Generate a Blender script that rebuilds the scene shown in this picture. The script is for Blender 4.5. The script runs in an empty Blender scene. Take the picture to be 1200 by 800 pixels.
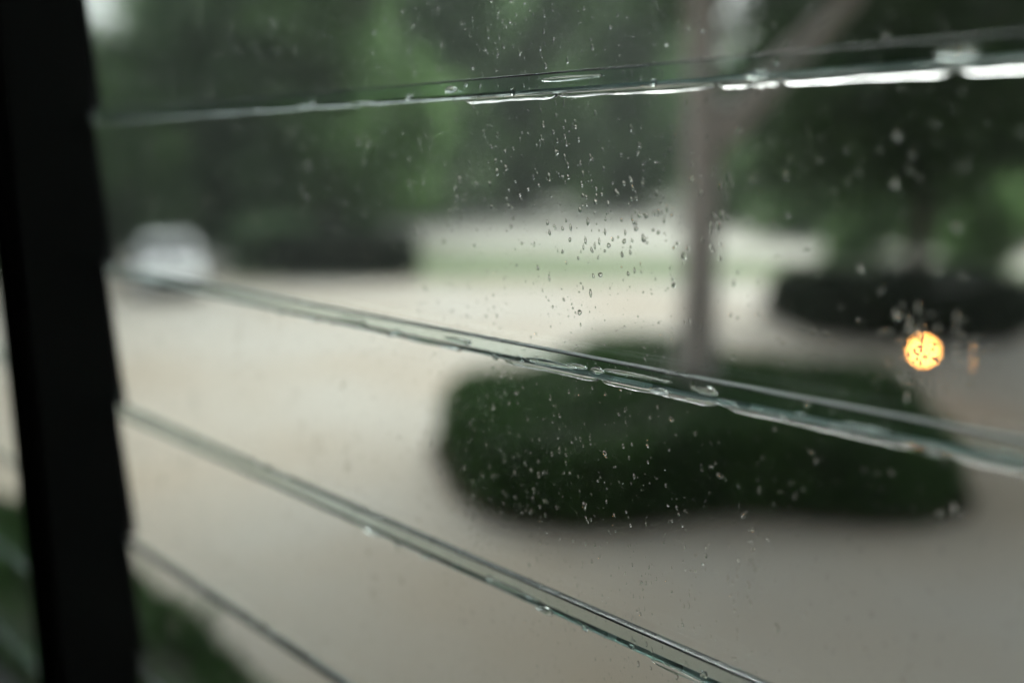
import bpy, bmesh, math, random
import numpy as np
from mathutils import Vector, Matrix

R = math.radians
scene = bpy.context.scene
COL = scene.collection

# ------------------------------------------------------------------ camera
EYE = 2.70                                    # eye height above the ground outside
cam_d = bpy.data.cameras.new("camera")
cam_d.lens, cam_d.sensor_width = 33.0, 36.0
cam_d.clip_start, cam_d.clip_end = 0.02, 2000
cam_d.dof.use_dof = True
cam_d.dof.focus_distance = 0.475
cam_d.dof.aperture_fstop = 1.85
cam = bpy.data.objects.new("camera", cam_d)
cam.location = (0, 0, EYE)
cam.rotation_euler = (R(90 - 11), 0, 0)
COL.objects.link(cam)
scene.camera = cam

# ------------------------------------------------------------------ sky and sun (overcast, rain)
SUN_EL, SUN_AZ = 50.0, 14.0                  # azimuth from +Y towards +X
w = bpy.data.worlds.new("World")
scene.world = w
w.use_nodes = True
nt = w.node_tree
sky = nt.nodes.new("ShaderNodeTexSky")
sky.sky_type = 'NISHITA'
sky.sun_disc = False
sky.sun_elevation = R(SUN_EL)
sky.sun_rotation = R(SUN_AZ)
sky.dust_density = 6.0
sky.air_density = 1.2
hs = nt.nodes.new("ShaderNodeHueSaturation")
hs.inputs["Saturation"].default_value = 0.2
nt.links.new(sky.outputs[0], hs.inputs["Color"])
nt.links.new(hs.outputs[0], nt.nodes["Background"].inputs[0])
nt.nodes["Background"].inputs[1].default_value = 0.15
sd = bpy.data.lights.new("sun", 'SUN')
sd.energy, sd.angle, sd.color = 1.5, R(35), (1.0, 0.965, 0.92)
sun = bpy.data.objects.new("sun", sd)
dirv = Vector((math.sin(R(SUN_AZ)) * math.cos(R(SUN_EL)), math.cos(R(SUN_AZ)) * math.cos(R(SUN_EL)), math.sin(R(SUN_EL))))
sun.rotation_euler = dirv.to_track_quat('Z', 'Y').to_euler()
sun.location = (0, 0, 30)
COL.objects.link(sun)

vs = scene.view_settings
vs.view_transform, vs.look, vs.exposure, vs.gamma = 'Standard', 'None', 0.93, 1.0
cy = scene.cycles
cy.max_bounces, cy.transmission_bounces, cy.glossy_bounces, cy.diffuse_bounces = 20, 20, 6, 3
cy.transparent_max_bounces = 16
cy.sample_clamp_indirect = 0.0
cy.use_denoising = True

# ------------------------------------------------------------------ helpers
rng = random.Random(11)
nr = np.random.default_rng(5)


def mesh_obj(name, verts, faces, mats, parent=None, smooth=False, loc=None, rotz=0.0):
    me = bpy.data.meshes.new(name)
    me.from_pydata([tuple(v) for v in verts], [], [tuple(f) for f in faces])
    for m in (mats if isinstance(mats, (list, tuple)) else [mats]):
        me.materials.append(m)
    if smooth:
        me.polygons.foreach_set("use_smooth", [True] * len(me.polygons))
    me.update()
    return link(name, me, parent, loc, rotz)


def link(name, me, parent=None, loc=None, rotz=0.0):
    o = bpy.data.objects.new(name, me)
    COL.objects.link(o)
    if parent is not None:
        o.parent = parent
    if loc is not None:
        o.location = loc
    if rotz:
        o.rotation_euler = (0, 0, rotz)
    return o


def bm_obj(name, bm, mats, parent=None, smooth=False, loc=None, rotz=0.0):
    me = bpy.data.meshes.new(name)
    bmesh.ops.recalc_face_normals(bm, faces=bm.faces[:])
    bm.to_mesh(me)
    bm.free()
    for m in (mats if isinstance(mats, (list, tuple)) else [mats]):
        me.materials.append(m)
    if smooth:
        me.polygons.foreach_set("use_smooth", [True] * len(me.polygons))
    return link(name, me, parent, loc, rotz)


def tag(o, label=None, cat=None, group=None, kind=None):
    if label: o["label"] = label
    if cat: o["category"] = cat
    if group: o["group"] = group
    if kind: o["kind"] = kind
    return o


def thing(name, label, cat, loc=(0, 0, 0), rotz=0.0, group=None):
    o = link(name, None, None, loc, rotz)
    o.empty_display_size = 0.1
    return tag(o, label, cat, group)


def add_box(bm, x0, x1, y0, y1, z0, z1, bev=0.0):
    r = bmesh.ops.create_cube(bm, size=1.0)
    for v in r["verts"]:
        v.co = Vector(((x0 + x1) / 2 + v.co.x * (x1 - x0), (y0 + y1) / 2 + v.co.y * (y1 - y0), (z0 + z1) / 2 + v.co.z * (z1 - z0)))
    if bev:
        ed = set()
        for v in r["verts"]:
            ed.update(v.link_edges)
        bmesh.ops.bevel(bm, geom=list(ed), offset=bev, segments=2, affect='EDGES', profile=0.5)


def tube(bm, pts, radii, n=10, caps=True, wob=0.0):
    rings = []
    pts = [Vector(p) for p in pts]
    for i, p in enumerate(pts):
        d = (pts[min(i + 1, len(pts) - 1)] - pts[max(i - 1, 0)]).normalized()
        a = d.orthogonal().normalized() if i == 0 else (a - d * a.dot(d)).normalized()
        b = d.cross(a)
        ring = []
        for k in range(n):
            t = 2 * math.pi * k / n
            r = radii[i] * (1 + wob * (rng.random() - .5))
            ring.append(bm.verts.new(p + (a * math.cos(t) + b * math.sin(t)) * r))
        rings.append(ring)
    for r0, r1 in zip(rings, rings[1:]):
        for k in range(n):
            bm.faces.new((r0[k], r0[(k + 1) % n], r1[(k + 1) % n], r1[k]))
    if caps:
        bm.faces.new(rings[0][::-1])
        bm.faces.new(rings[-1])


def lathe(bm, prof, n=20, c=(0, 0)):
    rings = [[bm.verts.new((c[0] + r * math.cos(2 * math.pi * k / n), c[1] + r * math.sin(2 * math.pi * k / n), z)) for k in range(n)] for r, z in prof]
    for r0, r1 in zip(rings, rings[1:]):
        for k in range(n):
            bm.faces.new((r0[k], r0[(k + 1) % n], r1[(k + 1) % n], r1[k]))
    bm.faces.new(rings[0][::-1])
    bm.faces.new(rings[-1])


# ------------------------------------------------------------------ materials
def mat(name, col, rough=0.6, metal=0.0, spec=0.5, noise=None, bump=None, coat=0.0):
    m = bpy.data.materials.new(name)
    m.use_nodes = True
    t = m.node_tree
    b = t.nodes["Principled BSDF"]
    b.inputs["Base Color"].default_value = (*col, 1)
    b.inputs["Roughness"].default_value = rough
    b.inputs["Metallic"].default_value = metal
    b.inputs["Specular IOR Level"].default_value = spec
    b.inputs["Coat Weight"].default_value = coat
    tc = t.nodes.new("ShaderNodeTexCoord")
    if noise:
        sc, col2, det = noise
        n = t.nodes.new("ShaderNodeTexNoise")
        n.inputs["Scale"].default_value = sc
        n.inputs["Detail"].default_value = det
        t.links.new(tc.outputs["Object"], n.inputs["Vector"])
        r = t.nodes.new("ShaderNodeValToRGB")
        r.color_ramp.elements[0].position, r.color_ramp.elements[1].position = .35, .65
        r.color_ramp.elements[0].color = (*col, 1)
        r.color_ramp.elements[1].color = (*col2, 1)
        t.links.new(n.outputs["Fac"], r.inputs[0])
        t.links.new(r.outputs[0], b.inputs["Base Color"])
    if bump:
        n = t.nodes.new("ShaderNodeTexNoise")
        n.inputs["Scale"].default_value = bump[0]
        n.inputs["Detail"].default_value = 6
        t.links.new(tc.outputs["Object"], n.inputs["Vector"])
        bp = t.nodes.new("ShaderNodeBump")
        bp.inputs["Strength"].default_value = bump[1]
        bp.inputs["Distance"].default_value = bump[2]
        t.links.new(n.outputs["Fac"], bp.inputs["Height"])
        t.links.new(bp.outputs[0], b.inputs["Normal"])
    return m


def leaf_mat(name, c1, c2, trans=0.35, rough=0.5):
    """leaf colour: mostly by clump (attribute "clump"), partly leaf by leaf"""
    m = bpy.data.materials.new(name)
    m.use_nodes = True
    t = m.node_tree
    b = t.nodes["Principled BSDF"]
    b.inputs["Roughness"].default_value = rough
    b.inputs["Specular IOR Level"].default_value = .18
    g = t.nodes.new("ShaderNodeNewGeometry")
    at = t.nodes.new("ShaderNodeAttribute")
    at.attribute_name = "clump"
    mf = t.nodes.new("ShaderNodeMix")
    mf.inputs[0].default_value = .35
    t.links.new(at.outputs["Fac"], mf.inputs[2])
    t.links.new(g.outputs["Random Per Island"], mf.inputs[3])
    r = t.nodes.new("ShaderNodeValToRGB")
    r.color_ramp.elements[0].color = (*c1, 1)
    r.color_ramp.elements[1].color = (*c2, 1)
    r.color_ramp.elements[0].position, r.color_ramp.elements[1].position = .12, .88
    t.links.new(mf.outputs[0], r.inputs[0])
    t.links.new(r.outputs[0], b.inputs["Base Color"])
    tr = t.nodes.new("ShaderNodeBsdfTranslucent")
    t.links.new(r.outputs[0], tr.inputs[0])
    mx = t.nodes.new("ShaderNodeMixShader")
    mx.inputs[0].default_value = trans
    t.links.new(b.outputs[0], mx.inputs[1])
    t.links.new(tr.outputs[0], mx.inputs[2])
    t.links.new(mx.outputs[0], t.nodes["Material Output"].inputs[0])
    return m


M = {}
M["lawn"] = mat("lawn_ground", (.10, .135, .065), .9, noise=(1.4, (.17, .20, .11), 5), bump=(60, .6, .02))
M["sand"] = mat("sandy_gravel", (.375, .355, .32), .9, noise=(.32, (.335, .283, .222), 9), bump=(140, .5, .006))
M["pale_sand"] = mat("pale_sandy_gravel", (.40, .385, .34), .9, noise=(.3, (.34, .325, .28), 6), bump=(60, .4, .008))
M["soil"] = mat("dark_soil", (.055, .04, .028), .95, noise=(14, (.09, .065, .045), 6), bump=(40, .8, .02))
M["bark"] = mat("grey_bark", (.36, .33, .325), .9, noise=(7, (.52, .48, .47), 8), bump=(22, .9, .03))
M["bark_dark"] = mat("dark_bark", (.05, .042, .035), .9, noise=(9, (.09, .075, .06), 8), bump=(22, .9, .03))
M["hedge"] = leaf_mat("hedge_leaves", (.026, .064, .02), (.075, .16, .045), .3)
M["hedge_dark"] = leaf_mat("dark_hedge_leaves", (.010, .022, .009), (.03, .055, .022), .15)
M["twigs"] = mat("hedge_twigs", (.018, .022, .012), .95)
M["leaf_mid"] = leaf_mat("mid_green_leaves", (.075, .14, .05), (.29, .46, .19), .6)
M["leaf_pale"] = leaf_mat("pale_green_leaves", (.10, .17, .085), (.22, .32, .17), .45)
M["leaf_dark"] = leaf_mat("dark_green_leaves", (.014, .032, .013), (.055, .105, .036), .3)
M["leaf_grey"] = leaf_mat("grey_green_leaves", (.08, .15, .065), (.31, .46, .23), .6)
M["black_paint"] = mat("black_painted_timber", (.006, .0065, .0065), .6, spec=.25, bump=(60, .3, .002))
M["dark_wall"] = mat("dark_stained_boards", (.05, .042, .036), .7, noise=(6, (.07, .058, .05), 6))
M["wall_paint"] = mat("weathered_cream_paint", (.44, .36, .27), .8, noise=(3, (.50, .42, .32), 6))
M["floor"] = mat("dark_floor_boards", (.07, .05, .036), .5, noise=(5, (.10, .07, .05), 6))
M["alu"] = mat("dull_aluminium", (.10, .105, .105), .5, metal=1.0, noise=(30, (.07, .075, .075), 4))
M["white_paint"] = mat("white_car_paint", (.80, .80, .80), .35, coat=.5)
M["car_glass"] = mat("car_window_glass", (.015, .018, .02), .06, spec=.8)
M["black_plastic"] = mat("black_plastic", (.02, .02, .021), .5)
M["rubber"] = mat("tyre_rubber", (.022, .022, .023), .8, bump=(50, .3, .004))
M["rim_metal"] = mat("wheel_alloy", (.5, .5, .52), .35, metal=1.0)
M["lens"] = mat("headlamp_lens", (.65, .67, .70), .12, spec=.8)
M["plate"] = mat("number_plate_white", (.75, .75, .72), .45)
M["red_lens"] = mat("red_lamp_lens", (.35, .02, .015), .2)
M["lamp_metal"] = mat("dark_lamp_metal", (.03, .03, .03), .45, metal=.6)

# warm lit globe
m = bpy.data.materials.new("lit_lamp_globe")
m.use_nodes = True
b = m.node_tree.nodes["Principled BSDF"]
b.inputs["Base Color"].default_value = (.9, .8, .6, 1)
b.inputs["Emission Color"].default_value = (1.0, .36, .075, 1)
b.inputs["Emission Strength"].default_value = 32.0
M["globe"] = m

# window glass: clear faces, ground edges (face attribute "ground"), faint green body colour
m = bpy.data.materials.new("green_float_glass")
m.use_nodes = True
t = m.node_tree
t.nodes.remove(t.nodes["Principled BSDF"])
gl = t.nodes.new("ShaderNodeBsdfGlass")
gl.inputs["IOR"].default_value = 1.5
gl.inputs["Color"].default_value = (.985, .995, .99, 1)
at = t.nodes.new("ShaderNodeAttribute")
at.attribute_name = "ground"
mm = t.nodes.new("ShaderNodeMath")
mm.operation = 'MULTIPLY'
mm.inputs[1].default_value = .22
t.links.new(at.outputs["Fac"], mm.inputs[0])
t.links.new(mm.outputs[0], gl.inputs["Roughness"])
va = t.nodes.new("ShaderNodeVolumeAbsorption")
va.inputs["Color"].default_value = (.22, .86, .76, 1)
va.inputs["Density"].default_value = 20.0
tl_ = t.nodes.new("ShaderNodeBsdfTranslucent")       # frosted ground edges, whitened to imitate the sky gleaming along them
tl_.inputs[0].default_value = (.93, .985, .985, 1)
fr_ = t.nodes.new("ShaderNodeAttribute")
fr_.attribute_name = "frost_sheen"
mx = t.nodes.new("ShaderNodeMixShader")
t.links.new(fr_.outputs["Fac"], mx.inputs[0])
t.links.new(gl.outputs[0], mx.inputs[1])
df_ = t.nodes.new("ShaderNodeBsdfDiffuse")
df_.inputs[0].default_value = (.93, .985, .985, 1)
m2_ = t.nodes.new("ShaderNodeMixShader")
m2_.inputs[0].default_value = .5
t.links.new(tl_.outputs[0], m2_.inputs[1])
t.links.new(df_.outputs[0], m2_.inputs[2])
t.links.new(m2_.outputs[0], mx.inputs[2])
t.links.new(mx.outputs[0], t.nodes["Material Output"].inputs["Surface"])
t.links.new(va.outputs[0], t.nodes["Material Output"].inputs["Volume"])
M["glass"] = m

m = bpy.data.materials.new("rain_water")
m.use_nodes = True
t = m.node_tree
t.nodes.remove(t.nodes["Principled BSDF"])
gl = t.nodes.new("ShaderNodeBsdfGlass")
gl.inputs["IOR"].default_value = 1.333
gl.inputs["Roughness"].default_value = 0.0
t.links.new(gl.outputs[0], t.nodes["Material Output"].inputs["Surface"])
M["water"] = m

# ------------------------------------------------------------------ ground
def sheet(name, pts, z, m, label_kind="structure"):
    o = mesh_obj(name, [(x, y, z) for x, y in pts], [tuple(range(len(pts)))], m)
    return tag(o, kind=label_kind)


S = 500
sheet("ground", [(-S, -S), (S, -S), (S, S), (-S, S)], 0.0, M["lawn"])


def wavy(pts, step=.8, amp=.18):
    out = []
    for (a, b) in zip(pts, pts[1:] + pts[:1]):
        a, b = Vector((*a, 0)), Vector((*b, 0))
        n = max(1, int((b - a).length / step))
        for i in range(n):
            q = a.lerp(b, i / n)
            out.append((q.x + rng.uniform(-amp, amp), q.y + rng.uniform(-amp, amp)))
    return out


sheet("driveway", wavy([(-9.8, -8), (26, -8), (26, 17.5), (9.5, 20.5), (6, 21.0), (1, 20.7), (-6, 20.8), (-6.8, 21.6), (-6.9, 26.5), (-11, 26.8), (-13.5, 17)]), 0.006, M["sand"])
sheet("far_driveway", wavy([(-6.5, 30.5), (0, 28.2), (5, 27), (11, 24), (26, 17.5), (60, 16), (60, 40), (30, 62), (12, 68), (-2, 62), (-6, 44)], 2.0, .4), 0.004, M["pale_sand"])

# ------------------------------------------------------------------ foliage builders
def leaf_arrays(centres, radii, per, size, up=.35, flat=.75, seed=0):
    """diamond leaves scattered round clump centres -> verts, faces"""
    g = np.random.default_rng(seed)
    n = len(centres) * per
    c = np.repeat(np.asarray(centres), per, axis=0)
    rr = np.repeat(np.asarray(radii), per)[:, None]
    p = c + g.normal(size=(n, 3)) * rr * np.array([.55, .55, .55 * flat])
    d = g.normal(size=(n, 3))
    d[:, 2] -= .35
    d /= np.linalg.norm(d, axis=1)[:, None]
    nn = g.normal(size=(n, 3))
    nn[:, 2] += up * 3
    s = np.cross(d, nn)
    s /= np.linalg.norm(s, axis=1)[:, None] + 1e-9
    L = size * g.uniform(.6, 1.3, size=(n, 1))
    nrm = np.cross(s, d)
    v = np.empty((n, 4, 3))
    v[:, 0] = p - d * L * .5
    v[:, 1] = p + s * L * .27 + nrm * L * .08
    v[:, 2] = p + d * L * .5
    v[:, 3] = p - s * L * .27 + nrm * L * .08
    f = np.arange(n * 4).reshape(n, 4)
    return v.reshape(-1, 3), f


def np_mesh(name, v, f, m, smooth=False):
    me = bpy.data.meshes.new(name)
    k = f.shape[1]
    me.vertices.add(len(v))
    me.vertices.foreach_set("co", np.ascontiguousarray(v, dtype=np.float32).ravel())
    me.loops.add(f.size)
    me.loops.foreach_set("vertex_index", f.astype(np.int32).ravel())
    me.polygons.add(len(f))
    me.polygons.foreach_set("loop_start", np.arange(0, f.size, k, dtype=np.int32))
    me.polygons.foreach_set("loop_total", np.full(len(f), k, dtype=np.int32))
    if smooth:
        me.polygons.foreach_set("use_smooth", np.ones(len(f), dtype=bool))
    me.update(calc_edges=True)
    me.materials.append(m)
    return me


def set_clump(me, vals):
    a = me.attributes.new("clump", 'FLOAT', 'FACE')
    a.data.foreach_set("value", np.ascontiguousarray(vals, dtype=np.float32))


def crown_mesh(name, lobes, clumps, per, size, m, seed, clump_r=.55):
    """lobes: (x,y,z,rx,ry,rz); clumps sit in the outer shell of each lobe"""
    g = np.random.default_rng(seed)
    vol = np.array([l[3] * l[4] * l[5] for l in lobes]) ** .67
    cnt = np.maximum(3, (clumps * vol / vol.sum()).astype(int))
    cs, rs = [], []
    for l, k in zip(lobes, cnt):
        d = g.normal(size=(k, 3))
        d /= np.linalg.norm(d, axis=1)[:, None]
        rad = g.uniform(.35, 1.0, size=(k, 1)) ** .5
        cs.append(np.array(l[:3]) + d * rad * np.array(l[3:]))
        rs.append(g.uniform(.6, 1.3, size=k) * clump_r)
    ca = np.concatenate(cs)
    v, f = leaf_arrays(ca, np.concatenate(rs), per, size, seed=seed + 1)
    me = np_mesh(name, v, f, m)
    set_clump(me, np.repeat(g.random(len(ca)), per))
    return me


def trunk_mesh(name, h, r0, r1, limbs, m, lean=(0, 0), seg=8):
    bm = bmesh.new()
    pts, rad = [], []
    for i in range(seg + 1):
        q = i / seg
        pts.append((lean[0] * q + .04 * math.sin(q * 5), lean[1] * q + .03 * math.sin(q * 4 + 1), h * q))
        rad.append((r0 * (1 - q) + r1 * q) * (1 + .45 * max(0, .12 - q) / .12))
    tube(bm, pts, rad, 12, wob=.12)
    for pl, rl in limbs:
        tube(bm, pl, rl, 8, wob=.12)
    me = bpy.data.meshes.new(name)
    bmesh.ops.recalc_face_normals(bm, faces=bm.faces[:])
    bm.to_mesh(me)
    bm.free()
    me.materials.append(m)
    me.polygons.foreach_set("use_smooth", [True] * len(me.polygons))
    return me


def rand_limbs(h, n, reach, r, g, z0=.35):
    out = []
    for i in range(n):
        a = 2 * math.pi * (i + g.random() * .7) / n
        zb = h * g.uniform(z0, .85)
        L = reach * g.uniform(.6, 1.0)
        p0 = Vector((0, 0, zb))
        e = Vector((math.cos(a) * L, math.sin(a) * L, zb + L * g.uniform(.35, .8)))
        mid = p0.lerp(e, .5) + Vector((0, 0, -.08 * L))
        out.append(([p0, mid, e], [r, r * .65, r * .25]))
    return out


def mound(name, rx, ry, h, n, size, m, seed, label, cat, loc, rot=0.0, group=None, lumps=.08):
    """clipped bed of shrubs: twiggy core, leafy skin, soil beneath"""
    g = np.random.default_rng(seed)
    root = thing(name, label, cat, loc, rot, group)
    k = 40
    ang = np.linspace(0, 2 * math.pi, k, endpoint=False)
    wob = 1 + lumps * .5 * np.sin(ang * 3 + seed) + lumps * .4 * np.sin(ang * 5 + 2 * seed)
    ring = lambda s, z: [(rx * s * c * q, ry * s * si * q, z) for c, si, q in zip(np.cos(ang), np.sin(ang), wob)]
    verts = ring(1.05, .008)
    mesh_obj("soil", [(x, y, z + .006) for x, y, z in verts], [tuple(range(k))], M["soil"], root)
    vs_, fs = [], []
    prof = [(.90, .03), (.92, h * .45), (.86, h * .78), (.6, h * .90), (.25, h * .92)]
    for s, z in prof:
        vs_ += ring(s, z)
    for i in range(len(prof) - 1):
        for j in range(k):
            a, b = i * k + j, i * k + (j + 1) % k
            fs.append((a, b, b + k, a + k))
    fs.append(tuple(range((len(prof) - 1) * k, len(prof) * k)))
    mesh_obj("twigs", vs_, fs, M["twigs"], root)
    # leaves over sides and top
    u = g.random(n)
    side = u < .5
    th = g.uniform(0, 2 * math.pi, n)
    q = 1 + lumps * .5 * np.sin(th * 3 + seed) + lumps * .4 * np.sin(th * 5 + 2 * seed)
    zz = np.where(side, g.random(n) * h * .95, h * (.93 + .06 * g.normal(size=n)))
    sr = np.where(side, .97 - .10 * (zz / h) ** 3 + .02 * g.normal(size=n), np.sqrt(g.random(n)) * .93)
    zz = zz + h * .10 * np.sin(th * 4 + sr * 5 + seed) * np.where(side, zz / h, 1) - np.where(side, 0, h * .10 * sr ** 4)
    c = np.stack([rx * sr * np.cos(th) * q, ry * sr * np.sin(th) * q, np.maximum(zz, .03)], 1)
    v, f = leaf_arrays(c, np.full(n, size * .6), 4, size, seed=seed + 3)
    v[:, 2] = np.maximum(v[:, 2], .012)
    fm = np_mesh("foliage", v, f, m)
    cl = .5 + .28 * np.sin(c[:, 0] * 5.1 + seed) * np.sin(c[:, 1] * 4.3 + 2 * seed) + .3 * (g.random(n) - .5)
    set_clump(fm, np.repeat(np.clip(cl, 0, 1), 4))
    link("foliage", fm, root)
    return root


# ------------------------------------------------------------------ the planting
mound("oval_hedge_bed", 2.26, 2.15, .66, 7000, .085, M["hedge"], 3,
      "low oval clipped hedge round the grey tree trunk on the sandy drive", "hedge bed", (1.60, 8.60, .006), group="clipped hedge beds", lumps=.2)
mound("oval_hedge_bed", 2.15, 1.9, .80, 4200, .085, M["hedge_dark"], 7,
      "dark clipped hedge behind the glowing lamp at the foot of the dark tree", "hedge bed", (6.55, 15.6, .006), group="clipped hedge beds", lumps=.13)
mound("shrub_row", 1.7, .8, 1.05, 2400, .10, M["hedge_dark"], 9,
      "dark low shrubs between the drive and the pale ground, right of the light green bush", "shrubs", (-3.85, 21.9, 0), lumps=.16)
mound("pale_bush", .95, .8, 1.15, 1500, .10, M["leaf_pale"], 12,
      "light green bush between the white car and the dark shrubs", "bush", (-5.9, 23.0, 0), lumps=.16)
# planting along the foot of the house wall, below the window (the wall runs at 45 degrees)
wall_bed = mound("foundation_planting", 4.6, .76, .52, 8500, .075, M["hedge"], 15,
                 "strip of dark low shrubs below the window at the lower left", "shrubs",
                 (-2.14, 3.81, .006), R(-45), lumps=.10)

gt = random.Random(4)
# tree in the oval bed
TX, TY = 1.76, 8.75
limbs = [([(0.0, 0, 2.75), (.55, .1, 3.35), (1.25, .15, 4.1), (2.0, .3, 5.2)], [.15, .135, .11, .06]),
         ([(0.05, 0, 4.2), (-.7, .3, 5.0), (-1.7, .5, 5.8)], [.11, .08, .035]),
         ([(.02, 0, 4.4), (.3, -.7, 5.3), (.5, -1.7, 6.2)], [.10, .07, .03]),
         ([(.04, 0, 5.0), (.2, .9, 5.9), (.3, 2.0, 6.8)], [.09, .065, .03])]
t1 = thing("bed_tree", "grey-barked tree with a forked limb standing in the oval hedge bed", "tree", (TX, TY, .0))
link("trunk", trunk_mesh("trunk", 6.6, .205, .10, limbs, M["bark"], lean=(-.10, .1)), t1)
lob = [(3.1, .2, 5.2, 2.0, 1.9, 1.2), (.6, 1.9, 5.5, 2.6, 2.2, 1.5), (-1.9, .6, 6.0, 2.2, 2.1, 1.3), (.4, -2.2, 6.1, 2.6, 2.4, 1.3),
       (3.6, -1.9, 5.6, 2.2, 2.2, 1.3), (0, 0, 7.4, 3.2, 3.2, 1.6), (3.9, 1.6, 4.6, 1.7, 1.7, 1.2)]
link("crown", crown_mesh("crown", lob, 760, 38, .17, M["leaf_dark"], 21, .5), t1)

# dark spreading tree in the bed behind the lamp
t2 = thing("spreading_tree", "dark low-branched tree rising from the hedge bed behind the lamp", "tree", (6.75, 15.7, 0))
link("trunk", trunk_mesh("trunk", 5.5, .20, .09, rand_limbs(5.0, 6, 2.8, .09, gt, .45), M["bark_dark"], lean=(.1, .1)), t2)
lob = [(-1.5, -.6, 3.8, 2.0, 2.2, 1.8), (.3, .6, 4.2, 2.2, 2.2, 2.0), (-.2, -1.2, 5.6, 2.6, 2.2, 1.7), (2.4, .4, 5.4, 2.3, 2.2, 1.9), (0, 0, 7.3, 3.4, 3.2, 1.8),
       (.5, -.3, 2.9, 1.2, 1.2, 1.0), (3.6, -.8, 6.2, 2.0, 1.8, 1.5), (-1.2, 1.2, 3.0, 1.3, 1.3, .8), (4.6, .2, 4.4, 1.4, 1.4, 1.6)]
link("crown", crown_mesh("crown", lob, 1100, 36, .19, M["leaf_dark"], 31, .5), t2)


# trees and tall bushes beyond: four kinds, each copied with its own label
def kind_tree(seed, h, cw, low, matl, barkm, nclump=330, leaf=.34):
    g = random.Random(seed)
    lb = []
    for i in range(9):
        a = g.uniform(0, 2 * math.pi)
        z = h * (low + (1 - low) * (i + .5) / 9)
        ww = cw * (1.0 - .55 * abs((i + .5) / 9 - .4))
        rr = cw * g.uniform(.15, .5)
        lb.append((math.cos(a) * rr, math.sin(a) * rr, z, ww * g.uniform(.5, .75), ww * g.uniform(.5, .75), h * (1 - low) * g.uniform(.12, .19)))
    cm = crown_mesh("crown", lb, nclump, 80, leaf, matl, seed * 3 + 1, cw * .19)
    tm = trunk_mesh("trunk", h * .85, .022 * h, .008 * h, rand_limbs(h * .8, 6, cw * .7, .012 * h, g), barkm)
    return tm, cm


KIND = {
    "mid": kind_tree(2, 12.5, 4.2, .05, M["leaf_mid"], M["bark_dark"]),
    "pale": kind_tree(5, 11.5, 4.0, .04, M["leaf_grey"], M["bark_dark"]),
    "dark": kind_tree(8, 12.0, 4.4, .06, M["leaf_dark"], M["bark_dark"]),
    "low": kind_tree(13, 6.0, 3.3, .0, M["leaf_mid"], M["bark_dark"], 230, .26),
}
WORD = {"mid": "mid green leafy tree", "pale": "grey-green leafy tree", "dark": "dark green dense tree", "low": "low bushy green tree"}
TREES = [  # kind, x, y, scale, turn, what singles it out
    ("low", -12.6, 29.5, 1.1, .3, "beyond the white car, under the gap of bright sky"),
    ("pale", -9.6, 31.0, 1.05, 1.2, "standing just behind the white car"),
    ("mid", -5.6, 29.5, 1.05, 2.6, "behind the dark low shrubs"),
    ("mid", -10.6, 38.5, 1.1, 4.0, "rising over the tree behind the white car"),
    ("pale", -3.4, 44.0, 1.15, 5.2, "at the left border of the pale open ground"),
    ("mid", 1.5, 72.0, 1.45, .8, "far across the pale open ground, left of the trunk"),
    ("mid", 6.3, 52.0, 1.15, 2.0, "across the pale open ground, close beside the trunk"),
    ("mid", 11.5, 74.0, 1.4, 3.3, "far across the pale open ground, seen close by the trunk"),
    ("low", 14.5, 52.0, 1.5, 1.1, "across the pale ground right of the trunk"),
    ("pale", 24.0, 76.0, 1.45, 4.4, "far across the pale ground behind the low bushy tree"),
    ("pale", 17.0, 38.0, .95, 2.9, "in the light gap right of the dark low-branched tree"),
    ("mid", 23.0, 42.0, 1.1, .2, "at the right border beyond the dark low-branched tree"),
    ("low", 10.4, 33.5, .62, .9, "behind the trunk where the pale ground ends on its right"),
    ("low", 14.2, 30.5, .60, 2.3, "over the left end of the dark hedge by the lamp"),
    ("low", 17.8, 27.0, .60, 4.1, "seen under the crown of the dark low-branched tree"),
    ("low", 10.9, 21.8, .42, .4, "right behind the dark hedge, small and round"),
    ("low", 13.6, 21.0, .46, 3.0, "at the right border behind the dark hedge"),
    ("low", 9.7, 25.5, .50, 1.9, "small, round, left of the dark trunk"),
    ("low", 8.9, 40.0, .55, 5.0, "small, at the far end of the pale clearing"),
    ("low", 12.6, 38.0, .62, 2.7, "small, at the far right end of the pale clearing"),
    ("dark", -20.0, 30.0, 1.1, 1.7, "beyond the black post at the left border"),
    ("mid", .2, 50.0, 1.12, 2.2, "across the pale open ground, over its left half"),
    ("mid", -8.0, 52.0, 1.3, 3.9, "farthest back over the dark shrubs"),
    ("dark", 25.5, 70.0, 1.4, 5.5, "farthest back at the right border"),
]
for kd, x, y, s, a, where in TREES:
    tm, cm = KIND[kd]
    o = thing("garden_tree", f"{WORD[kd]} {where}", "tree", (x, y, 0), a, "trees round the garden")
    o.scale = (s, s, s)
    link("trunk", tm, o)
    link("crown", cm, o)

# unseen broad shade trees out past the right border, added to shade the gravel
lob = [(-2.9, .6, 6.4, 3.1, 3.1, 1.4), (2.3, 1.0, 6.6, 3.0, 3.0, 1.4), (.2, -2.7, 6.5, 3.0, 2.8, 1.4), (0, 3.0, 6.6, 3.1, 2.8, 1.4), (0, 0, 8.1, 4.0, 4.0, 1.8)]
sc_, st_ = crown_mesh("crown", lob, 1000, 40, .26, M["leaf_dark"], 51, .65), trunk_mesh("trunk", 6.4, .22, .1, rand_limbs(6.2, 6, 2.8, .1, gt, .6), M["bark_dark"])
for x, y, a, where in ((11.0, 4.2, .4, "farther from the house"), (8.4, -.6, 2.1, "nearer the house wall")):
    o = thing("shade_tree", f"unseen broad shade tree past the right border of the drive, {where}", "tree", (x, y, 0), a, "unseen shade trees past the right border")
    link("trunk", st_, o)
    link("crown", sc_, o)

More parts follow.
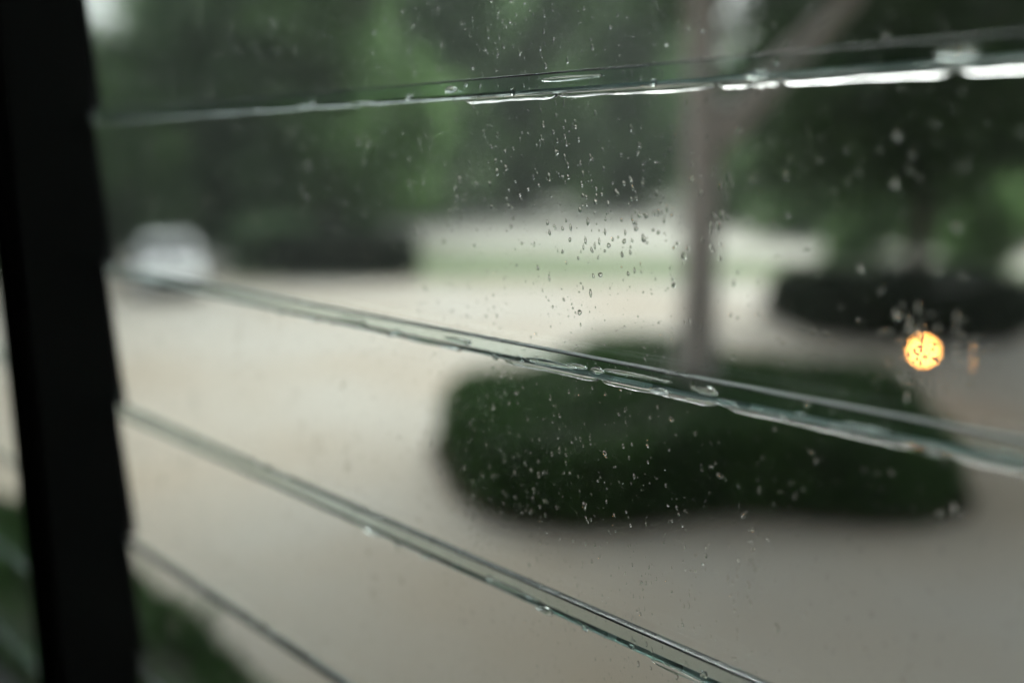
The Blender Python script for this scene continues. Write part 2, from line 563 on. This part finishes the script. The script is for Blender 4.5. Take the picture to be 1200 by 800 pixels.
# ------------------------------------------------------------------ garden lamp
lp = thing("garden_lamp", "short post lamp with a glowing amber globe in front of the dark hedge", "lamp", (4.50, 10.05, .006))
bm = bmesh.new(); lathe(bm, [(.075, 0), (.075, .015), (.05, .03), (.03, .035)], 20); bm_obj("base", bm, M["lamp_metal"], lp, True)
bm = bmesh.new(); lathe(bm, [(.022, .033), (.022, .56)], 16); bm_obj("post", bm, M["lamp_metal"], lp, True)
bm = bmesh.new(); lathe(bm, [(.03, .556), (.05, .57), (.05, .585), (.035, .59)], 20); bm_obj("collar", bm, M["lamp_metal"], lp, True)
bm = bmesh.new()
lathe(bm, [(.0305 if i in (0, 10) else .052 * math.sin(math.pi * (.1 + .8 * i / 10)), .643 - .052 * math.cos(math.pi * (.1 + .8 * i / 10))) for i in range(11)], 20)
bm_obj("globe", bm, M["globe"], lp, True)
bm = bmesh.new(); lathe(bm, [(.058, .690), (.056, .697), (.02, .712), (.006, .724)], 20); bm_obj("cap", bm, M["lamp_metal"], lp, True)

# ------------------------------------------------------------------ white car, front towards the house
car = thing("parked_car", "white hatchback car parked at the far edge of the drive", "car", (-7.1, 19.4, .006), R(20))
car.scale = (.76, .76, .76)


def loft(secs, closed=True):
    bm = bmesh.new()
    rings = [[bm.verts.new(p) for p in s] for s in secs]
    n = len(rings[0])
    for a, b_ in zip(rings, rings[1:]):
        for k in range(n):
            bm.faces.new((a[k], a[(k + 1) % n], b_[(k + 1) % n], b_[k]))
    bm.faces.new(rings[0][::-1]); bm.faces.new(rings[-1])
    return bm


def sec(y, hw, z0, z1, top=.9):
    h = z1 - z0
    half = [(hw * .86, z0), (hw * .97, z0 + .12 * h), (hw, z0 + .45 * h), (hw * .985, z0 + .75 * h), (hw * top, z1 - .03 * h), (hw * top * .6, z1)]
    return [(x, y, z) for x, z in half] + [(-x, y, z) for x, z in half[::-1]]


body = loft([sec(-2.02, .62, .34, .60, .8), sec(-1.97, .78, .26, .72), sec(-1.75, .85, .22, .83), sec(-1.2, .87, .20, .92), sec(-.85, .87, .20, .96),
             sec(.3, .87, .20, .97), sec(1.4, .87, .20, .98), sec(1.85, .85, .24, .96), sec(1.98, .76, .34, .90)])
bm_obj("body", body, M["white_paint"], car, True)


def csec(y, hw, z0, z1, hw1):
    half = [(hw, z0), (hw * .55 + hw1 * .45, z0 + .5 * (z1 - z0)), (hw1, z1 - .06), (hw1 * .75, z1)]
    return [(x, y, z) for x, z in half] + [(-x, y, z) for x, z in half[::-1]]


cab = loft([csec(-.92, .80, .93, .965, .77), csec(-.62, .81, .94, 1.22, .72), csec(-.40, .81, .94, 1.40, .68), csec(.4, .81, .94, 1.46, .69),
            csec(1.5, .81, .94, 1.44, .68), csec(1.80, .79, .94, 1.20, .71), csec(1.88, .78, .93, .97, .74)])
bm_obj("cabin", cab, M["white_paint"], car, True)
mesh_obj("windscreen", [(-.70, -.895, 1.01), (.70, -.895, 1.01), (.60, -.462, 1.385), (-.60, -.462, 1.385)], [(0, 1, 2, 3)], M["car_glass"], car)
mesh_obj("rear_window", [(.64, 1.885, 1.03), (-.64, 1.885, 1.03), (-.58, 1.62, 1.37), (.58, 1.62, 1.37)], [(0, 1, 2, 3)], M["car_glass"], car)
for s in (1, -1):
    for (ya, yb, yc, yd) in ((-.60, .42, .42, -.36), (.50, 1.60, 1.42, .50)):
        mesh_obj("side_window", [(s * .817, ya, 1.0), (s * .817, yb, 1.0), (s * .735, yc, 1.36), (s * .735, yd, 1.36)], [(0, 1, 2, 3)], M["car_glass"], car)
    bm = bmesh.new(); add_box(bm, s * .80 - .13, s * .80 + .13, -1.93, -1.72, .64, .78, .04)
    hl = bm_obj("headlight", bm, M["lens"], car, True)
    hl.location.x = -s * .14
    bm = bmesh.new(); add_box(bm, s * .80 - .08, s * .80 + .08, 1.86, 1.96, .70, .88, .03)
    tl = bm_obj("tail_light", bm, M["red_lens"], car, True)
    tl.location.x = -s * .08
    bm = bmesh.new(); add_box(bm, s * .95 - .09, s * .95 + .09, -.62, -.52, .98, 1.10, .03)
    bm_obj("mirror", bm, M["white_paint"], car, True)
    for yw in (-1.25, 1.22):
        bm = bmesh.new()
        lathe(bm, [(.19, -.10), (.28, -.10), (.31, -.06), (.31, .06), (.28, .10), (.19, .10)], 24)
        bmesh.ops.rotate(bm, verts=bm.verts[:], cent=(0, 0, 0), matrix=Matrix.Rotation(R(90), 3, 'Y'))
        wh = bm_obj("wheel", bm, M["rubber"], car, True, (s * .775, yw, .31))
        bm = bmesh.new()
        lathe(bm, [(.185, -.104), (.185, .108), (.15, .112), (.06, .10), (.03, .115)], 20)
        bmesh.ops.rotate(bm, verts=bm.verts[:], cent=(0, 0, 0), matrix=Matrix.Rotation(R(90 * s), 3, 'Y'))
        bm_obj("rim", bm, M["rim_metal"], wh, True)
bm = bmesh.new(); add_box(bm, -.52, .52, -2.05, -1.94, .27, .42, .02); bm_obj("lower_grille", bm, M["black_plastic"], car)
bm = bmesh.new(); add_box(bm, -.45, .45, -2.035, -1.93, .62, .69, .02); bm_obj("grille", bm, M["black_plastic"], car)
bm = bmesh.new(); add_box(bm, -.26, .26, -2.075, -2.04, .46, .57, .008); bm_obj("number_plate", bm, M["plate"], car)

# ------------------------------------------------------------------ the room (everything here turned -45 degrees: x along the window wall, y outward)
HR = R(-45)
HM = Matrix.Rotation(HR, 4, 'Z')
N0 = 0.356                                    # distance from the eye to the glass
ZF = EYE - 1.5                                # floor of the room
ZS, ZH = EYE - .86, EYE + .72                 # sill and head of the window
XL0, XL1 = -2.05, -.953                       # left bay
XR0, XR1 = -.914, .32                         # right bay


def room(name, m, *boxes, kind="structure"):
    bm = bmesh.new()
    for b_ in boxes:
        add_box(bm, *b_)
    o = bm_obj(name, bm, m, None, False, None, HR)
    return tag(o, kind=kind) if kind else o


room("floor", M["floor"], (-2.9, 1.6, -3.2, .22, ZF - .12, ZF))
room("ceiling", M["dark_wall"], (-2.9, 1.6, -3.2, .22, EYE + 1.15, EYE + 1.27))
room("back_wall", M["dark_wall"], (-2.9, 1.6, -3.32, -3.2, ZF - .12, EYE + 1.27))
room("side_wall", M["dark_wall"], (-3.02, -2.9, -3.32, .42, 0, EYE + 1.27))
room("side_wall", M["dark_wall"], (1.6, 1.72, -3.32, .42, 0, EYE + 1.27))
room("window_wall", M["dark_wall"],
     (-2.9, 1.6, .22, .42, 0, ZS - .03), (-2.9, 1.6, .22, .42, ZH + .03, EYE + 1.27),
     (-2.9, XL0 - .03, .223, .417, ZS - .03, ZH + .03), (XR1 + .03, 1.6, .223, .417, ZS - .03, ZH + .03))

room("house_wall", M["wall_paint"], (-9.5, -3.03, .18, .41, 0, 5.3), (1.73, 8.0, .18, .41, 0, 5.3), (-3.025, 1.725, .19, .415, EYE + 1.28, 5.3))  # unseen outer wall added to shade the near ground; cream to bounce warmth
room("roof", M["dark_wall"], (-9.9, 8.4, -4.2, .62, 5.305, 5.45))

# the post between the two bays
post = tag(link("window_post", None, None, tuple(HM @ Vector((-.933, .34, ZS))), HR),
           "black post between the two runs of louvre glass", "post")
bm = bmesh.new(); add_box(bm, -.0265, .0265, -.058, .022, .0, ZH - ZS, .003); bm_obj("post_core", bm, M["black_paint"], post)
bm = bmesh.new(); add_box(bm, -.020, .020, -.0655, -.0585, .002, ZH - ZS - .002, .002); bm_obj("cover_strip", bm, M["black_paint"], post)

# ------------------------------------------------------------------ louvre windows
PITCH, WIDTH, TH = .140, .1528, .0052
DN = .0100                                    # how far a pane's lower edge stands outward of its upper edge
ang = math.asin(DN / WIDTH)
ZT = EYE + .0422                              # height of the upper edge of the pane at k = 0


def slat_mesh(L, seed, frost_sheen, top):
    """extruded pane with tiny chamfers; local x along, origin at the middle of the upper edge; local frame already tilted"""
    g = random.Random(seed)
    h = TH / 2
    c, r = .0008, .0012
    prof = [(-h, c), (-h + c * .3, c * .3), (-h + c, 0), (h - c, 0), (h - c * .3, c * .3), (h, c)] + [(h, WIDTH - r - .0014), (h, WIDTH - r), (h - .3 * r, WIDTH - .3 * r), (h - r, WIDTH),
            (-h + r, WIDTH), (-h + .3 * r, WIDTH - .3 * r), (-h, WIDTH - r)]   # (out, down)
    NP = len(prof)
    grd = [1] * 5 + [0] + [1] * 6 + [0]
    n = int(L / .006)
    vs_, fs, gv = [], [], []
    ca, sa = math.cos(ang), math.sin(ang)
    jit = 0.0
    for i in range(n + 1):
        x = -L / 2 + L * i / n
        jit = .6 * jit + g.gauss(0, .00006)
        for j, (o, dwn) in enumerate(prof):
            if dwn > WIDTH - .001:
                dwn += jit
            if (j in (2, 3) or 7 < j < 12) and g.random() < .03:      # nibbled chips along the ground edges
                dwn += g.uniform(.0003, .0010) * (1 if dwn < .1 else -1)
            y = o * ca + dwn * sa
            z = o * sa - dwn * ca
            vs_.append((x, y, z))
    fv, left, val = [], 0, 0
    for i in range(n):
        if left <= 0:
            left = g.choice((1, 2, 2, 3, 4, 6, 9))
            val = g.choice((.45, .75, .85, .95, 1.0, 1.0))
        left -= 1
        xm = -L / 2 + L * (i + .5) / n
        sheen_fade = min(1.0, max(.06, (xm + .13) / .16))  # whiteness fades leftward, imitating the angle at which the edges catch sky
        lo = frost_sheen * sheen_fade * val * g.uniform(.85, 1)
        fv += [q * top for q in (.25 * val, .4 * val, .35 + .5 * val, .5 * val, .3 * val)] + [0] + [lo] * 6 + [0]  # upper edges whitened as well, imitating skylight falling on them
        for j in range(NP):
            a, b_ = i * NP + j, i * NP + (j + 1) % NP
            fs.append((a, a + NP, b_ + NP, b_))
            gv.append(grd[j])
    fs.append(tuple(range(NP))); gv.append(1)
    fs.append(tuple(range(n * NP, n * NP + NP))[::-1]); gv.append(1)
    me = bpy.data.meshes.new("glass_slat")
    me.from_pydata(vs_, [], fs)
    bm = bmesh.new(); bm.from_mesh(me); bmesh.ops.recalc_face_normals(bm, faces=bm.faces[:]); bm.to_mesh(me); bm.free()
    at_ = me.attributes.new("ground", 'FLOAT', 'FACE')
    at_.data.foreach_set("value", [float(v) * (1 if i >= n * NP else min(1.0, max(.15, (-L / 2 + L * (i // NP + .5) / n + .2) / .2))) for i, v in enumerate(gv)])
    at_ = me.attributes.new("frost_sheen", 'FLOAT', 'FACE')
    at_.data.foreach_set("value", fv + [.2, .2])
    me.polygons.foreach_set("use_smooth", [bool(v) for v in gv])
    me.materials.append(M["glass"])
    return me


def louvre(x0, x1, label, seed):
    xc = (x0 + x1) / 2
    root = tag(link("louvre_window", None, None, tuple(HM @ Vector((xc, N0, 0))), HR), label, "window", "runs of louvre glass")
    L = x1 - x0 - .006
    fr = .034
    for (a, b_) in ((x0 - .029, x0 - .001), (x1 + .001, x1 + .029)):
        if abs(a + .933) < .06 or abs(b_ + .933) < .06:
            continue                         # at the post the clips sit on the post itself
        bm = bmesh.new(); add_box(bm, a - xc, b_ - xc, -fr, fr, ZS, ZH, .002); bm_obj("jamb", bm, M["black_paint"], root)
    bm = bmesh.new(); add_box(bm, x0 - xc - .029, x1 - xc + .029, -fr - .03, fr + .04, ZS - .029, ZS - .001, .002); bm_obj("sill", bm, M["black_paint"], root)
    bm = bmesh.new(); add_box(bm, x0 - xc - .029, x1 - xc + .029, -fr, fr, ZH + .001, ZH + .029, .002); bm_obj("head", bm, M["black_paint"], root)
    for k in range(-5, 5):
        zt = ZT + PITCH * k + {-2: .0045, -3: .0045, 1: .003}.get(k, 0)      # three panes sit a little high in their clips
        me = slat_mesh(L, seed + k, {2: 1, 1: 1, 0: 1, -1: .3}.get(k, .25), {0: .7, -1: .9}.get(k, .3))  # edge whiteness set pane by pane to imitate caught sky
        link("glass_slat", me, root, (0, 0, zt))
        for s in (-1, 1):                     # aluminium clip that grips each pane's end
            bm = bmesh.new()
            add_box(bm, -.0012, .0012, -.0072, .0072, -WIDTH * .93, -WIDTH * .05)
            add_box(bm, -.006 if s > 0 else .0013, -.0013 if s > 0 else .006, -.0058, -.0038, -WIDTH * .90, -WIDTH * .08, .0006)
            add_box(bm, -.006 if s > 0 else .0013, -.0013 if s > 0 else .006, .0038, .0058, -WIDTH * .90, -WIDTH * .08, .0006)
            c_ = bm_obj("slat_clip", bm, M["alu"], root, False, (s * (L / 2 + .0016), 0, zt))
            c_.rotation_euler = (ang, 0, 0)


louvre(XR0, XR1, "run of clear glass louvre panes, rain-spotted, right of the black post", 100)
louvre(XL0, XL1, "run of glass louvre panes in the sliver left of the black post", 300)


# ------------------------------------------------------------------ rain on the panes
CA, SA = math.cos(ang), math.sin(ang)


def on_pane(x, k, down, out):
    """point on the pane k: x along the window, down from the upper edge, out from the pane's middle plane (house frame)"""
    return np.array([x, N0 + out * CA + down * SA, ZT + PITCH * k + {-2: .0045, -3: .0045, 1: .003}.get(k, 0) + out * SA - down * CA])


F = 1100.0 / 1200 * 1024
cp, sp = math.cos(R(11)), math.sin(R(11))


def pix(p):
    """where a house-frame point falls in the picture (used only to choose which drops show largest)"""
    q = HM @ Vector(p)
    dz = q.z - EYE
    dep = q.y * cp - dz * sp
    return 512 + F * q.x / dep, 341 - F * (dz * cp + q.y * sp) / dep, dep


SEG = 10
tt = np.linspace(0, 2 * math.pi, SEG, endpoint=False)
LV = [(1.0, 0.0), (.93, .36), (.68, .74), (.34, .94)]


def drop_template(r, stretch, height, wob, g):
    """flat-backed bead of water lying on a pane; local x along, y outward, z up"""
    ph = g.uniform(0, 6.28, 3)
    edge = 1 + wob * (.5 * np.sin(2 * tt + ph[0]) + .35 * np.sin(3 * tt + ph[1]) + .2 * np.sin(5 * tt + ph[2]))
    cx, cz = np.cos(tt) * edge * r, np.sin(tt) * edge * r * stretch
    cx = cx * np.where(cz > 0, 1 - .38 * np.clip(stretch - 1, 0, 1) * cz / (r * stretch), 1)     # narrower tail above
    V = []
    sag = -.18 * r * stretch
    for s, h in LV:
        V.append(np.stack([cx * s, np.full(SEG, h * height * r), cz * s + sag * h * .6], 1))
    V.append(np.array([[0, height * r, sag * .6]]))
    base0 = len(LV) * SEG + 1
    V.append(np.stack([cx, np.zeros(SEG), cz], 1))
    V.append(np.array([[0, 0, 0.0]]))
    Fc = []
    for i in range(len(LV) - 1):
        for j in range(SEG):
            a, b_ = i * SEG + j, i * SEG + (j + 1) % SEG
            Fc.append((a, a + SEG, b_ + SEG)); Fc.append((a, b_ + SEG, b_))
    ap = len(LV) * SEG
    for j in range(SEG):
        a, b_ = (len(LV) - 1) * SEG + j, (len(LV) - 1) * SEG + (j + 1) % SEG
        Fc.append((a, ap, b_))
        Fc.append((base0 + j, base0 + (j + 1) % SEG, base0 + SEG))
    return np.concatenate(V), np.array(Fc)


FT = drop_template(1, 1, .4, 0, np.random.default_rng(0))[1]
g = np.random.default_rng(77)
drops = []      # x, k, down, r, stretch
for k in range(-4, 3):
    for _ in range(1000):                    # fine spatter
        drops.append((g.normal(-.34, .12), k, g.uniform(.002, .149), .00018 + .0004 * g.random() ** 2, g.uniform(.9, 2.2)))
    # streaky clusters: where rain ran down it left chains of beads
    for _ in range(26):
        x0_ = g.uniform(-.89, -.02)
        d0 = g.uniform(.0, .11)
        for i in range(g.integers(5, 16)):
            drops.append((x0_ + g.normal() * .0035 - i * .0003, k, d0 + i * g.uniform(.0015, .0045), g.uniform(.0003, .0009), g.uniform(1, 2.6)))
    for _ in range(900):
        drops.append((g.uniform(-.895, .05), k, g.uniform(.002, .149), .00022 + .0006 * g.random() ** 2.4, g.uniform(.9, 1.7)))
    for _ in range(46):
        drops.append((g.uniform(-.89, .03), k, g.uniform(.004, .147), g.uniform(.0008, .0015), g.uniform(.95, 1.9)))
for _ in range(100):
    drops.append((g.normal(-.36, .085), 1, g.uniform(.08, .148), g.uniform(.0004, .0009), g.uniform(1, 2.4)))
    drops.append((g.normal(-.35, .085), 0, g.uniform(.004, .07), g.uniform(.0003, .0008), g.uniform(1, 2.4)))
    drops.append((g.normal(-.30, .07), -1, g.uniform(.004, .12), g.uniform(.0003, .0008), g.uniform(1, 2.4)))
# a scatter of fatter beads on the pane at eye level, over the pale ground
for _ in range(75):
    a = g.uniform(0, 6.28)
    drops.append((-.325 + g.normal() * .055, 0, .062 + g.normal() * .022, g.uniform(.0005, .0011), g.uniform(1, 2)))
# faint runs where water has trickled down
RUNS = [(g.choice((g.uniform(-.27, .0), g.uniform(-.8, -.45))), int(g.integers(-2, 2)), g.uniform(.03, .12), g.uniform(.0005, .0011), g.uniform(6, 14)) for _ in range(26)]
# wet streaks low on the same pane
for _ in range(75):
    drops.append((-.139 + g.normal() * .011, 0, .116 + g.normal() * .011, g.uniform(.0003, .0008), g.uniform(1.4, 3.2)))
drops = [d for d in drops if .002 < d[2] < .149]
vis = []
for i, d in enumerate(drops):
    px, py, dep = pix(on_pane(d[0], d[1], d[2], TH / 2))
    if 135 < px < 1010 and 6 < py < 676:
        vis.append((d[3] * math.sqrt(d[4]) / dep, i))
vis.sort(reverse=True)
BIG = [i for _, i in vis[:290]]
bigset = set(BIG)
# the many small ones: one object of real beads
VV, FF, off = [], [], 0
rotm = np.array([[1, 0, 0], [0, CA, SA], [0, -SA, CA]])        # tilt out/down into the house frame
rotm = np.array([[1, 0, 0], [0, CA, -SA], [0, SA, CA]])
for i, d in enumerate(drops):
    if i in bigset:
        continue
    v, _ = drop_template(d[3], d[4], g.uniform(.32, .52), .22, g)
    v = v @ rotm.T + on_pane(d[0], d[1], d[2], TH / 2 + .00003)
    VV.append(v); FF.append(FT + off); off += len(v)
for d in RUNS:
    if d[2] - d[3] * d[4] < .003 or d[2] + d[3] * d[4] > .149:
        continue
    v, _ = drop_template(d[3], d[4], .10, .5, g)
    v[:, 0] += .0006 * np.sin(v[:, 2] * 260 + d[0] * 50)
    v = v @ rotm.T + on_pane(d[0], d[1], d[2], TH / 2 + .00006)
    VV.append(v); FF.append(FT + off); off += len(v)
me = np_mesh("fine_raindrops", np.concatenate(VV), np.concatenate(FF), M["water"], True)
o = link("fine_raindrops", me, None, (0, 0, 0), HR)
tag(o, "fine spatter of tiny raindrops over the louvre panes", "raindrops", None, "stuff")
# the larger beads, one object each, on a few shared shapes
VAR = []
for i in range(14):
    v, f = drop_template(1.0, [1.0, 1.1, 1.2, 1.35, 1.5, 1.7, 2.0, 1.0, 1.15, 1.3, 1.6, 1.85, 2.2, 1.05][i], .36 + .02 * (i % 6), .26, g)
    VAR.append(np_mesh("raindrop", v, f, M["water"], True))
PANE = {0: "second pane from the top", 1: "topmost pane in view", -1: "third pane from the top", -2: "fourth pane from the top", -3: "fifth pane from the top", 2: "topmost pane in view"}
for i in BIG:
    d = drops[i]
    st = [1.0, 1.1, 1.2, 1.35, 1.5, 1.7, 2.0, 1.0, 1.15, 1.3, 1.6, 1.85, 2.2, 1.05]
    j = min(range(14), key=lambda q: abs(st[q] - d[4]) + rng.random() * .25)
    p = HM @ Vector(on_pane(d[0], d[1], d[2], TH / 2 + .00003))
    o = link("raindrop", VAR[j], None, tuple(p))
    o.rotation_euler = (ang, 0, HR)
    o.scale = (d[3],) * 3
    nm = PANE.get(d[1], "lowest pane in view")
    tag(o, f"clear raindrop on the {nm} of louvre glass", "raindrop", f"raindrops on the {nm}")

# water caught along the lower edges, in the gap where two panes overlap
def bead_mesh(L, hgt, dep, seed):
    g_ = np.random.default_rng(seed)
    bm = bmesh.new()
    bmesh.ops.create_uvsphere(bm, u_segments=16, v_segments=10, radius=1.0)
    ph = g_.uniform(0, 6.28, 4)
    for v in bm.verts:
        x, y, z = v.co
        sx = math.copysign(abs(x) ** .6, x)
        wz = 1 + .22 * math.sin(3.1 * x + ph[0]) + .15 * math.sin(6.3 * x + ph[1])
        v.co = Vector((sx * L / 2, y * dep / 2 * (1 + .15 * math.sin(4 * x + ph[2])), z * hgt / 2 * wz))
    me_ = bpy.data.meshes.new("water_bead")
    bm.to_mesh(me_); bm.free()
    me_.polygons.foreach_set("use_smooth", [True] * len(me_.polygons))
    me_.materials.append(M["water"])
    return me_


SEAM = {2: "topmost", 1: "upper", 0: "middle", -1: "lower"}
BV = [bead_mesh(*q) for q in ((.005, .0028, .0026, 1), (.009, .0030, .0026, 2), (.014, .0028, .0026, 3), (.024, .0024, .0026, 4), (.0035, .0034, .0026, 5), (.040, .0022, .0026, 6))]
g2 = random.Random(8)
for k, n, xa, xb in ((1, 11, -.62, -.10), (0, 26, -.60, -.09), (-1, 14, -.52, -.16)):
    for i in range(n):
        x = xa + (xb - xa) * (i + g2.random() * .8) / n
        p = HM @ Vector(on_pane(x, k, WIDTH - g2.choice((g2.uniform(.0002, .0022), g2.uniform(.003, .007))), -TH / 2 - .0014))
        o = link("water_bead", g2.choice(BV), None, tuple(p))
        o.rotation_euler = (ang, 0, HR)
        o.scale = (g2.uniform(.8, 1.2), 1.0, g2.uniform(.7, 1.3))
        tag(o, f"bead of water caught on the {SEAM[k]} seam between glass panes", "water bead", f"beads of water on the {SEAM[k]} seam")

# rolls of water hanging along the wet right-hand stretches of the lower edges
def roll_mesh(L, seed):
    g_ = random.Random(seed)
    bm = bmesh.new()
    n = 36
    pts = [(L * (i / n - .5), 0, 0) for i in range(n + 1)]
    ph = [g_.uniform(0, 6.28) for _ in range(3)]
    rad = []
    for i in range(n + 1):
        q = i / n
        end = min(1.0, math.sqrt(max(0.0, 1 - (2 * q - 1) ** 8)) + .05)
        rad.append(.0019 * end * (1 + .09 * math.sin(q * 9 + ph[0]) + .05 * math.sin(q * 23 + ph[1])))
    tube(bm, pts, rad, 24)
    bmesh.ops.recalc_face_normals(bm, faces=bm.faces[:])
    me_ = bpy.data.meshes.new("water_roll")
    bm.to_mesh(me_); bm.free()
    me_.polygons.foreach_set("use_smooth", [True] * len(me_.polygons))
    me_.materials.append(M["water"])
    return me_


RV = [roll_mesh(q, i) for i, q in enumerate((.030, .048, .070, .095))]
RL = (.030, .048, .070, .095)
for k, x in ((1, -.40), (0, -.37)):
    while x < .02:
        q = g2.choice((0, 1, 1, 2, 2, 3))
        p = HM @ Vector(on_pane(x + RL[q] / 2, k, WIDTH + .0006, g2.uniform(-.0006, .0008)))
        o = link("water_roll", RV[q], None, tuple(p))
        o.rotation_euler = (ang, 0, HR)
        tag(o, f"long roll of water hanging along the {SEAM[k]} seam between glass panes", "water roll", f"rolls of water on the {SEAM[k]} seam")
        x += RL[q] + g2.choice((-.001, -.0005, .0005, .004))

# ------------------------------------------------------------------ rain haze
hz = bpy.data.materials.new("rain_haze")
hz.use_nodes = True
t = hz.node_tree
t.nodes.remove(t.nodes["Principled BSDF"])
pv = t.nodes.new("ShaderNodeVolumePrincipled")
pv.inputs["Color"].default_value = (.93, .96, .97, 1)
pv.inputs["Density"].default_value = 0.0014
pv.inputs["Anisotropy"].default_value = 0.2
t.links.new(pv.outputs[0], t.nodes["Material Output"].inputs["Volume"])
bm = bmesh.new()
add_box(bm, -60, 70, -30, 100, -1.0, 24.0)
tag(bm_obj("haze", bm, hz), kind="stuff")
